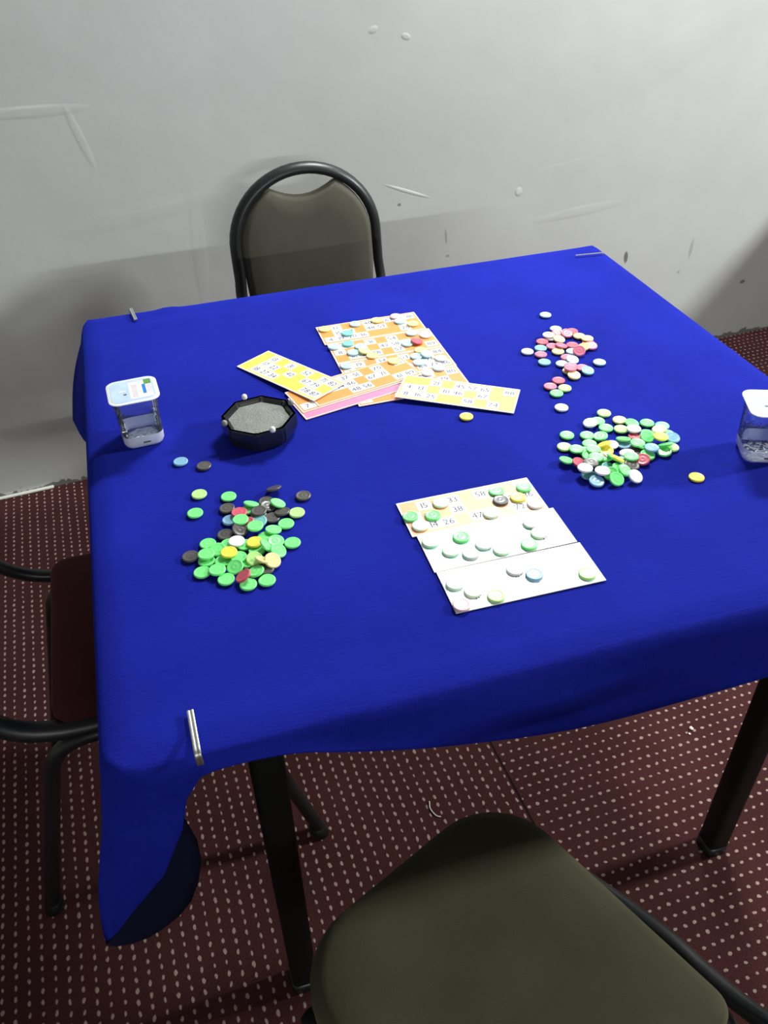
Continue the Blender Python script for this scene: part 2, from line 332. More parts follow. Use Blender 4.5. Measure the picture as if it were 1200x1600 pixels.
def make_cloth():
    bm = bmesh.new(); n = 72; hx, hy = TW/2, TD/2; rc = .022
    def rnd(u_, v_):                          # boundary of the square with rounded corners
        x, y = u_*hx, v_*hy
        cx, cy = max(-(hx-rc), min(hx-rc, x)), max(-(hy-rc), min(hy-rc, y)); d = math.hypot(x-cx, y-cy)
        if x != cx and y != cy and d > rc: x, y = cx+(x-cx)/d*rc, cy+(y-cy)/d*rc
        return x, y
    def topz(x, y):
        z = TZ - .0006 + .0005*noise.noise(Vector((x*9, y*9, 0)))
        ex = min(x, TW-x); ey = min(-y, TD+y)
        # fold lines pressed in the cloth
        z += .0011*math.exp(-((y+.724+.006*math.sin(x*6))/.0035)**2)*(x > .52)
        z += .0010*math.exp(-((y+.430-.01*math.sin(x*5))/.0035)**2)*(x > .60)
        z += .0020*math.exp(-((y+.062)/.006)**2)*math.exp(-((x-.12)/.10)**2)
        z += .0045*math.exp(-((y+.010)/.010)**2)*math.exp(-((x-.135)/.022)**2)
        e = min(ex, ey)
        if e < .012: z -= .005*(1-e/.012)**2
        return z
    grid = {}
    for i in range(n+1):
        for j in range(n+1):
            a, c = -1+2*i/n, -1+2*j/n
            k = max(abs(a), abs(c))
            if k > 1e-9:
                bx, by = rnd(a/k, c/k); x, y = bx*k, by*k
            else: x = y = 0
            x += TW/2; y -= TD/2
            grid[i, j] = bm.verts.new((x, y, topz(x, y)))
    for i in range(n):
        for j in range(n): bm.faces.new((grid[i, j], grid[i+1, j], grid[i+1, j+1], grid[i, j+1]))
    # hem of each side, by distance along it
    W_, D_ = TW, TD
    front = [(0, -.079, -.872, .405), (.010, -.056, -.895, .462), (.022, -.029, -.915, .530), (.034, .004, -.925, .575), (.048, .040, -.925, .645), (.060, .053, -.922, .690), (.078, .074, -.922, .728),
             (.15, .150, -.922, .727), (.22, .219, -.924, .704), (.31, .309, -.926, .678), (.45, .45, -.928, .652), (.6, .6, -.930, .652), (.75, .75, -.930, .654), (.86, .865, -.930, .640), (W_, W_+.030, -.940, .600)]
    left = [(0, -.079, -.872, .405), (.020, -.066, -.862, .372), (.045, -.034, -.836, .330), (.075, .008, -.802, .316), (.105, .036, -.79, .40), (.135, .022, -.77, .48), (.20, -.004, -.70, .56),
            (.40, -.012, -.50, .585), (.65, -.012, -.26, .58), (.80, -.022, -.13, .575), (.87, -.048, -.07, .566), (D_, -.066, .006, .566)]
    back = [(0, -.066, .006, .566), (.05, .045, .018, .60), (.2, .2, .014, .648), (.5, .5, .012, .655), (.8, .8, .014, .65), (W_, W_+.02, .02, .60)]
    right = [(0, W_+.02, .02, .60), (.2, W_+.012, -.2, .65), (.5, W_+.016, -.5, .655), (.8, W_+.014, -.8, .64), (D_, W_+.030, -.940, .600)]
    cols = []                                  # (top vertex, outward direction, hem point)
    def add(v, out, hem): cols.append((v, Vector(out), hem))
    for i in range(n+1): add(grid[i, 0], (0, -1, 0), lerp_tab(front, i/n*W_))
    for j in range(1, n+1): add(grid[n, j], (1, 0, 0), lerp_tab(right, D_-j/n*D_))
    for i in range(n-1, -1, -1): add(grid[i, n], (0, 1, 0), lerp_tab(back, i/n*W_))
    for j in range(n-1, 0, -1): add(grid[0, j], (-1, 0, 0), lerp_tab(left, j/n*D_))
    nt = 14; rows = []
    for q, (v, out, hem) in enumerate(cols):
        p0 = v.co.copy()
        x, y = p0.x, p0.y
        c = Vector((x-W_/2, y+D_/2, 0)); dcx = abs(c.x)-(hx-rc); dcy = abs(c.y)-(hy-rc)
        if dcx > 0 and dcy > 0: out = Vector((math.copysign(dcx, c.x), math.copysign(dcy, c.y), 0)).normalized()
        ctrl = p0+out*.010+Vector((0, 0, -.012)); ch = [v]
        L_ = (hem-p0).length
        for k in range(1, nt+1):
            t = k/nt
            if k <= 3:                         # round the edge of the board
                a = k/3; p = p0*(1-a)**2+(p0+out*.007)*2*a*(1-a)+ctrl*a*a
                if L_ < .05: p = p0.lerp(hem, .0)+out*.008*math.sin(a*1.57)+Vector((0, 0, -1))*min(.012, L_*.3)*a*a
                last = p
            else:
                a = (k-3)/(nt-3); p = last.lerp(hem, a)
                wv = .004*math.sin(q*.23+1)*math.sin(a*3.1)*min(1, L_/.1)
                p += out*wv
                # belly of the corner fold
                if L_ > .2: p += out*.010*math.sin(a*math.pi)
            ch.append(bm.verts.new(p))
        rows.append(ch)
    m_ = len(rows)
    for q in range(m_):
        A, B = rows[q], rows[(q+1) % m_]
        for k in range(nt): bm.faces.new((A[k], A[k+1], B[k+1], B[k]))
    bmesh.ops.recalc_face_normals(bm, faces=bm.faces[:])
    if sum(fc.normal.z for fc in bm.faces if fc.calc_center_median().z > TZ-.004) < 0: bmesh.ops.reverse_faces(bm, faces=bm.faces[:])
    o = obj('tablecloth', bm, [FELT, mat('navy_cloth_back', (.008, .010, .035), .9, spec=.1)]); o.rotation_euler.z = ROT
    s = o.modifiers.new('thickness', 'SOLIDIFY'); s.thickness = .0014; s.offset = -1; s.material_offset = 1; s.material_offset_rim = 1
    tag(o, 'royal blue felt cloth draped over the square table', 'tablecloth')
    return o
make_cloth()

# ---------------------------------------------------------------- cloth clips
STEEL = mat('steel_clip', (.50, .51, .47), .45, metal=1, bump=.1, bscale=120)
def clip(name_label, base, direction, length, width=.0075, drop=.030):
    """springy steel strip: lies on the cloth from base, runs outwards over the edge and down"""
    bx, by = base; d = Vector((direction[0], direction[1], 0)).normalized(); s = Vector((-d.y, d.x, 0))
    e = length; z0 = .0030
    path = fillet([(0, z0), (e, z0), (e+.0065, z0-.004), (e+.0065, -drop), (e-.004, -drop-.006)], .004, 4) if False else None
    P = [Vector((0, 0, z0)), Vector((e, 0, z0)), Vector((e, 0, -drop)), Vector((e-min(.010, drop), 0, -drop-.003))]
    path = fillet(P, .005, 5)
    prof = [(-.5, 0), (-.5, 1), (-.3, 1.5), (-.1, 1.0), (.1, 1.0), (.3, 1.5), (.5, 1), (.5, 0)]
    bm = bmesh.new(); rings = []
    for i, p in enumerate(path):
        t = (path[min(i+1, len(path)-1)]-path[max(i-1, 0)]).normalized(); nn = Vector((-t.z, 0, t.x))
        k = 1.0 if i < len(path)-4 else .85
        ring = []
        for a, h in prof:
            q = p+nn*h*.0011+Vector((0, a*width*k, 0))
            wq = Vector((bx, by, TZ))+d*q.x+s*q.y+Vector((0, 0, q.z)); ring.append(bm.verts.new(T(wq.x, wq.y, wq.z)))
        rings.append(ring)
    for a, b in zip(rings, rings[1:]):
        for k in range(8): bm.faces.new((a[k], a[(k+1) % 8], b[(k+1) % 8], b[k]))
    bm.faces.new(rings[0]); bm.faces.new(rings[-1][::-1]); bmesh.ops.recalc_face_normals(bm, faces=bm.faces[:])
    # rounded bead at the bend
    bead = bmesh.new()
    o = obj('cloth_clip', bm, STEEL); sharp(o, 50)
    tag(o, name_label, 'clip', None); bead.free()
    return o
clip('long steel clip gripping the cloth over the front table edge near the left corner', (.0745, -.872), (.02, -1), .048, .0060, .014)
clip('short grey clip on the far left corner of the blue cloth', (.081, -.044), (-.12, 1), .050, .0055, .012)
clip('thin pale clip at the far right corner of the blue cloth', (.868, -.050), (1, -.12), .052, .0022, .003)

# ---------------------------------------------------------------- chairs
def chair_path_hoop(s):
    return [(s*.176, .10, .425), (s*.180, .02, .430), (s*.182, -.16, .436), (s*.182, -.215, .448), (s*.176, -.238, .50)]
def make_chair(label, loc, rz, seat_mat, back_mat, tx=.182):
    t = empty('chair', loc, rz); tag(t, label, 'chair')
    # seat cushion: rounded front corners, crowned top
    bm = bmesh.new(); loops = []
    for z, k, cr_ in ((.424, .93, 0), (.428, .985, 0), (.440, 1.0, 0), (.456, .995, 0), (.466, .965, 0), (.471, .90, 0), (.4745, .75, 0), (.4765, .45, 0), (.477, .15, 0)):
        loops.append([(px*k, py*k, z) for px, py in rrect(.162, .166, [.085, .085, .024, .024], 7)])
    loft(bm, loops); obj('seat', bm, seat_mat, t)
    bm = bevel_box(-.14, .14, -.14, .14, .4135, .4238, .003, 1); obj('seat_board', bm, BLACKLEG, t, smooth=False)
    # hoop: runs under the seat sides, bends up and arches over the back
    R_, cz, lean = .163, .662, .25
    P = [(-.155, .12, .418), (-tx+.002, -.05, .424), (-tx, -.12, .425), (-tx, -.17, .431), (-tx, -.212, .449)]
    lo = [(-tx+.002, -.246, .484), (-.168, -.272, .530), (-.166, -.285, .566)]
    path = catmull(P+lo+[(-R_, -.290, .60)], 6)[:-1]
    def bk(z): return -.290-(z-.60)*.10
    for k in range(29):
        a = math.pi*(1-k/28); path.append(Vector((R_*math.cos(a), bk(cz+R_*math.sin(a)*.93), cz+R_*math.sin(a)*.93)))
    right_ = [Vector((-p.x, p.y, p.z)) for p in catmull(P+lo+[(-R_, -.290, .60)], 6)[:-1]][::-1]
    path += right_
    bm = bmesh.new(); tube(bm, path, .0145, .0105, 12); obj('back_hoop', bm, BLACK, t)
    # upholstered back pad, dipped top edge that leaves a slot under the hoop
    bm = bmesh.new()
    def outline(k, dz=0):
        pts = []
        hw = .150
        for i in range(25):                     # up the left side and over
            a = math.pi*(1-i/24)
            x = hw*math.cos(a); z = cz+hw*math.sin(a)*.93
            top_ = cz+.098+.030*(x/.085)**2 if abs(x) < .085 else 9
            pts.append((x, min(z, top_)))
        pts.append((hw, .60)); pts.append((hw-.004, .535)); pts.append((hw-.03, .505)); pts.append((-hw+.03, .505)); pts.append((-hw+.004, .535)); pts.append((-hw, .60))
        c0 = (0, .65)
        return [(c0[0]+(x-c0[0])*k, c0[1]+(z-c0[1])*k) for x, z in pts]
    loops = []
    for dy, k in ((-.011, .90), (-.010, .98), (-.003, 1.0), (.006, .995), (.013, .97), (.017, .90), (.019, .6), (.020, .2)):
        loops.append([(x, bk(z)+dy, z) for x, z in outline(k)])
    loft(bm, loops); bmesh.ops.recalc_face_normals(bm, faces=bm.faces[:]); bp = obj('back_pad', bm, back_mat, t)
    # bent leg pairs, one each side
    for s in (-1, 1):
        for sgn in (-1, 1):                     # rear, front
            if sgn < 0: pts = [(s*.160, -.280 if s > 0 else -.268, .012), (s*.168, -.175, .412), (s*.168, -.060, .4125)]
            else: pts = [(s*.166, .172, .012), (s*.168, .066, .412), (s*.168, -.060, .4125)]
            bm = bmesh.new(); tube(bm, fillet(pts, .075, 8), .0115, .0115, 12); lg = obj('leg', bm, BLACK, t)
            fx, fy = pts[0][0], pts[0][1]
            bm = bmesh.new(); lathe(bm, [(.0125, 0), (.0145, .003), (.0140, .026), (.0120, .028)], 14)
            for v in bm.verts: v.co.x += fx+.0; v.co.y += fy+(.003 if sgn < 0 else -.003)*v.co.z/.012
            obj('foot_cap', bm, BLACKLEG, lg)
    for y in (-.12, .02):
        bm = bmesh.new(); tube(bm, [Vector((x, y, .4055)) for x in (-.157, 0, .157)], .007, .007, 8); obj('crossbar', bm, BLACKLEG, t)
    return t
def fabric(name, a, b_, vs=9):
    m, N, L, b = nm(name); tc = N.new('ShaderNodeTexCoord')
    n = N.new('ShaderNodeTexNoise'); n.inputs['Scale'].default_value = vs; n.inputs['Detail'].default_value = 5; L.new(tc.outputs['Object'], n.inputs['Vector'])
    cr = N.new('ShaderNodeValToRGB'); cr.color_ramp.elements[0].position = .3; cr.color_ramp.elements[0].color = (*a, 1); cr.color_ramp.elements[1].position = .7; cr.color_ramp.elements[1].color = (*b_, 1)
    L.new(n.outputs['Fac'], cr.inputs[0]); L.new(cr.outputs[0], b.inputs['Base Color']); b.inputs['Roughness'].default_value = .9; b.inputs['Specular IOR Level'].default_value = .15
    b.inputs['Sheen Weight'].default_value = .25; b.inputs['Sheen Tint'].default_value = (*[min(1, c*6) for c in b_], 1)
    n2 = N.new('ShaderNodeTexNoise'); n2.inputs['Scale'].default_value = 600; L.new(tc.outputs['Object'], n2.inputs['Vector'])
    bp = N.new('ShaderNodeBump'); bp.inputs['Strength'].default_value = .3; bp.inputs['Distance'].default_value = .001; L.new(n2.outputs['Fac'], bp.inputs['Height']); L.new(bp.outputs[0], b.inputs['Normal'])
    return m
OLIVE = fabric('olive_brown_plush', (.060, .056, .034), (.082, .077, .047)); DARKOLIVE = fabric('dark_olive_plush', (.075, .070, .055), (.095, .088, .068)); MAROON = fabric('maroon_plush', (.046, .011, .014), (.062, .015, .018))
make_chair('round-backed chair with dark olive padding behind the table against the wall', (.50, .120, 0), math.pi, OLIVE, DARKOLIVE)
make_chair('chair with a maroon seat and black tube frame left of the table', (.009, -.410, 0), -math.pi/2-.055, MAROON, MAROON, .162)
fw = Vector((-.33, .94, 0)).normalized(); rt = Vector((fw.y, -fw.x, 0))
cc = fw*(-.936-.166)+rt*(.033-.162)
make_chair('olive-brown padded chair standing nearest the camera in front of the table', (cc.x, cc.y, 0), math.atan2(-fw.x, fw.y), OLIVE, OLIVE)
make_table('unseen bare square table added at the right to cast the wall shadow', 2.40, .52, 0)  # out of view, added to throw the dark shadow on the wall

# ---------------------------------------------------------------- bingo cards
def digit_meshes():
    out = {}
    for ch in '0123456789':
        cu = bpy.data.curves.new('d', 'FONT'); cu.body = ch; cu.size = 1; cu.resolution_u = 2; cu.fill_mode = 'FRONT'
        o = bpy.data.objects.new('d', cu); COL.objects.link(o)
        me = bpy.data.meshes.new_from_object(o.evaluated_get(bpy.context.evaluated_depsgraph_get()))
        vs = [v.co.copy() for v in me.vertices]; fs = [tuple(p.vertices) for p in me.polygons]
        wd = max(v.x for v in vs)-min(v.x for v in vs); x0 = min(v.x for v in vs)
        for v in vs: v.x -= x0
        out[ch] = (vs, fs, wd); bpy.data.objects.remove(o); bpy.data.curves.remove(cu); bpy.data.meshes.remove(me)
    return out
DIG = digit_meshes()
def paper(name, c, rough=.42, coat=.12, cr=.3):
    return mat(name, c, rough, spec=.45+coat*.4, coat=coat, coatr=cr, var=.07, vscale=14)
WHITE_INK = mat('white_card_cell', (.82, .82, .82), .42, spec=.7, coat=.6, coatr=.3); INKG = mat('glossy_ink', (.14, .15, .20), .42, spec=.7, coat=.7, coatr=.3); INK = mat('dark_ink', (.06, .06, .11), .5, spec=.3); EDGE = mat('pale_card_edge', (.85, .62, .58), .5)
YELLOW = paper('yellow_card', (.90, .78, .10)); ORANGE = paper('orange_card', (.88, .32, .07)); PINK = paper('pink_card', (.66, .24, .42)); MINT = paper('mint_card', (.38, .84, .66), .5, .9, .26); PALEMINT = paper('pale_mint_card', (.72, .92, .93), .5, 1.0, .28)
PALEOR = paper('pale_orange_card', (.90, .42, .18), coat=.14)
WEDGE = mat('white_card_edge', (.85, .83, .78), .5)
SL, SW = .165, .0628
def card(label, TL, ang, rows, m, z0=0.0, z1=None, edge=EDGE, margin=.0022, name='bingo_card', group='bingo cards', rng=1):
    """strip of 9 x 3 cells; TL = corner at the reader's top left (table frame); z0/z1 heights of its left and right ends above the cloth"""
    z1 = z0 if z1 is None else z1
    a = math.radians(ang); ex = Vector((math.cos(a), math.sin(a), 0)); ey = Vector((math.sin(a), -math.cos(a), 0))
    bm = bmesh.new(); th = .0009; nx = 10
    def P(s, t, h): 
        p = Vector((TL[0], TL[1], 0))+ex*s+ey*t; zz = TZ+.0006+z0+(z1-z0)*(s/SL)+h
        return T(p.x, p.y, zz)
    def sheet(s0, s1, t0, t1, h, mi, n=1):
        A = [[bm.verts.new(P(s0+(s1-s0)*i/n, t, h)) for i in range(n+1)] for t in (t0, t1)]
        for i in range(n):
            fc = bm.faces.new((A[1][i], A[1][i+1], A[0][i+1], A[0][i])); fc.material_index = mi
        return A
    loops = []
    for h in (0, th):
        loops.append([P(s, t, h) for s, t in ((0, 0), (SL, 0), (SL, SW), (0, SW))])
    loft(bm, [l[::-1] for l in loops], 1)
    sheet(margin, SL-margin, margin, SW-margin, th+.00008, 0, 1)
    cw = (SL-2*margin-.004)/9; chh = (SW-2*margin-.004)/3
    for r_, row in enumerate(rows):
        for c_, val in row.items():
            s0 = margin+.002+c_*cw; t0 = margin+.002+r_*chh
            sheet(s0, s0+cw, t0+.0008, t0+chh-.0008, th+.00016, 2)
            txt = str(val); size = .0135; gap = .001
            wd = sum(DIG[q][2] for q in txt)*size+gap*(len(txt)-1); x = s0+(cw-wd)/2; yb = t0+chh/2+.0047
            for q in txt:
                vs, fs, dw = DIG[q]
                V = [bm.verts.new(P(x+v.x*size, yb-v.y*size, th+.00024)) for v in vs]
                for f_ in fs:
                    try: fc = bm.faces.new([V[i] for i in f_]); fc.material_index = 3
                    except ValueError: pass
                x += dw*size+gap
    o = obj(name, bm, [m, edge, WHITE_INK, INKG if m in (MINT, PALEMINT) else INK], smooth=False); tag(o, label, 'bingo card', group); return o
card('yellow bingo card left of the orange cards, behind the ashtray', (.268, -.2195), -59.0,
     [{1: 13, 3: 31, 5: 52, 7: 71, 8: 82}, {1: 17, 2: 22, 4: 40, 6: 67, 7: 79}, {1: 18, 2: 27, 3: 34, 7: 78, 8: 87}], YELLOW, .0004, .0052, WEDGE)
card('yellow bingo card sticking out to the right from the near end of the orange cards', (.441, -.3655), -31.9,
     [{2: 21, 4: 45, 5: 57, 6: 65, 8: 88}, {0: 4, 1: 13, 3: 30, 4: 46, 6: 67}, {0: 8, 1: 16, 2: 25, 5: 58, 7: 74}], YELLOW, .0046, .0008, WEDGE)
card('orange bingo card farthest back in the upright block of orange cards', (.354, -.1670), 0,
     [{1: 12, 4: 40, 6: 63, 7: 72, 8: 81}, {1: 15, 2: 27, 4: 48, 5: 53, 7: 77}, {0: 4, 1: 19, 2: 20, 3: 36, 7: 75}], ORANGE, 0)
card('second orange bingo card from the wall in the upright block', (.3575, -.2305), 0,
     [{0: 5, 1: 14, 3: 31, 5: 54, 8: 85}, {0: 8, 2: 28, 4: 42, 5: 58, 6: 62}, {1: 16, 2: 22, 3: 38, 5: 57, 8: 89}], ORANGE, 0)
card('third orange bingo card from the wall in the upright block', (.3575, -.2937), 0,
     [{0: 2, 1: 19, 3: 34, 5: 53, 8: 84}, {0: 7, 2: 24, 3: 36, 6: 60, 7: 76}, {1: 11, 4: 47, 6: 64, 7: 73, 8: 86}], ORANGE, 0)
card('orange bingo card nearest the camera in the upright block, half under a yellow card', (.3565, -.3570), 0,
     [{0: 9, 3: 30, 5: 50, 6: 69, 8: 80}, {1: 15, 2: 29, 4: 41, 5: 55, 7: 79}, {0: 6, 3: 33, 4: 49, 6: 61, 7: 75}], ORANGE, 0)
card('pink bingo card at the bottom of the slanting pile, only its near edge showing', (.2675, -.3675), 11.5, [], PINK, .0002, .0012)
card('orange bingo card showing 7 and 19 at the ashtray end of the slanting pile', (.2665, -.3515), 12.0,
     [{2: 24, 4: 44, 5: 51, 6: 67}, {1: 13, 3: 33, 5: 55, 7: 71}, {0: 7, 1: 19, 5: 58, 8: 82}], ORANGE, .0012, .0022)
card('orange bingo card on top of the slanting pile, with white number cells along it', (.2900, -.3430), 12.0,
     [{2: 28, 3: 37, 4: 51, 6: 70, 8: 83}, {1: 14, 2: 44, 3: 46, 5: 67, 6: 71}, {3: 48, 4: 56, 7: 61, 8: 89}], ORANGE, .0022, .0032)
card('pale orange bingo card farthest from the camera in the near column of three', (.3400, -.6420), -.5,
     [{1: 15, 3: 33, 5: 58, 6: 63, 8: 81}, {0: 5, 3: 38, 6: 67, 7: 70, 8: 86}, {1: 14, 2: 26, 4: 47, 5: 54, 7: 72}], PALEOR, 0, None, WEDGE)
card('mint green bingo card in the middle of the near column of three', (.3445, -.7045), -.8,
     [{0: 3, 2: 24, 4: 46, 6: 62, 8: 80}, {1: 12, 3: 35, 5: 51, 7: 74, 8: 88}, {0: 9, 2: 29, 4: 40, 6: 68, 7: 77}], MINT, 0, None, WEDGE)
card('pale mint bingo card nearest the camera in the near column of three', (.3455, -.7680), -1.2,
     [{0: 1, 2: 20, 4: 44, 5: 59, 7: 71}, {1: 17, 3: 32, 4: 48, 6: 60, 8: 84}, {0: 8, 1: 19, 3: 39, 5: 53, 8: 90}], PALEMINT, 0, None, WEDGE)

# ---------------------------------------------------------------- bingo chips
CH = {  # colour, words
 'g': ((.20, .86, .24), 'green'), 'l': ((.50, .88, .28), 'lime green'), 'B': ((.50, .78, .86), 'pale blue'), 'Y': ((.92, .84, .32), 'pale yellow'), 'M': ((.90, .56, .60), 'pale pink'), 'n': ((.74, .92, .68), 'pale green'), 'k': ((.085, .075, .072), 'dark grey'), 'b': ((.28, .56, .78), 'light blue'), 't': ((.22, .56, .55), 'teal'),
 'w': ((.84, .84, .84), 'white'), 'y': ((.90, .76, .08), 'yellow'), 'p': ((.86, .72, .33), 'cream'), 'r': ((.66, .10, .15), 'red'), 'm': ((.80, .22, .34), 'pink'), 'c': ((.78, .82, .80), 'clear')}
CR, CTH = .0093, .0028
chip_me = {}
for k, (c, wname) in CH.items():
    m = mat('plastic_'+wname.replace(' ', '_'), c, .34, spec=.45, coat=.15, trans=(.25 if k in 'bcm' else 0))
    bm = bmesh.new(); h = CTH/2
    lathe(bm, [(0.0004, -h), (CR*.86, -h), (CR*.97, -h*.72), (CR, -h*.25), (CR, h*.25), (CR*.97, h*.72), (CR*.90, h), (CR*.82, h), (CR*.77, h*.90), (CR*.40, h*.88), (CR*.34, h*.96), (CR*.22, h*.96), (CR*.16, h*.88), (.0004, h*.88)], 30)
    me = bpy.data.meshes.new('bingo_chip_'+wname.replace(' ', '_')); bm.normal_update(); bm.to_mesh(me); bm.free(); me.materials.append(m)
    for p in me.polygons: p.use_smooth = True
    chip_me[k] = me
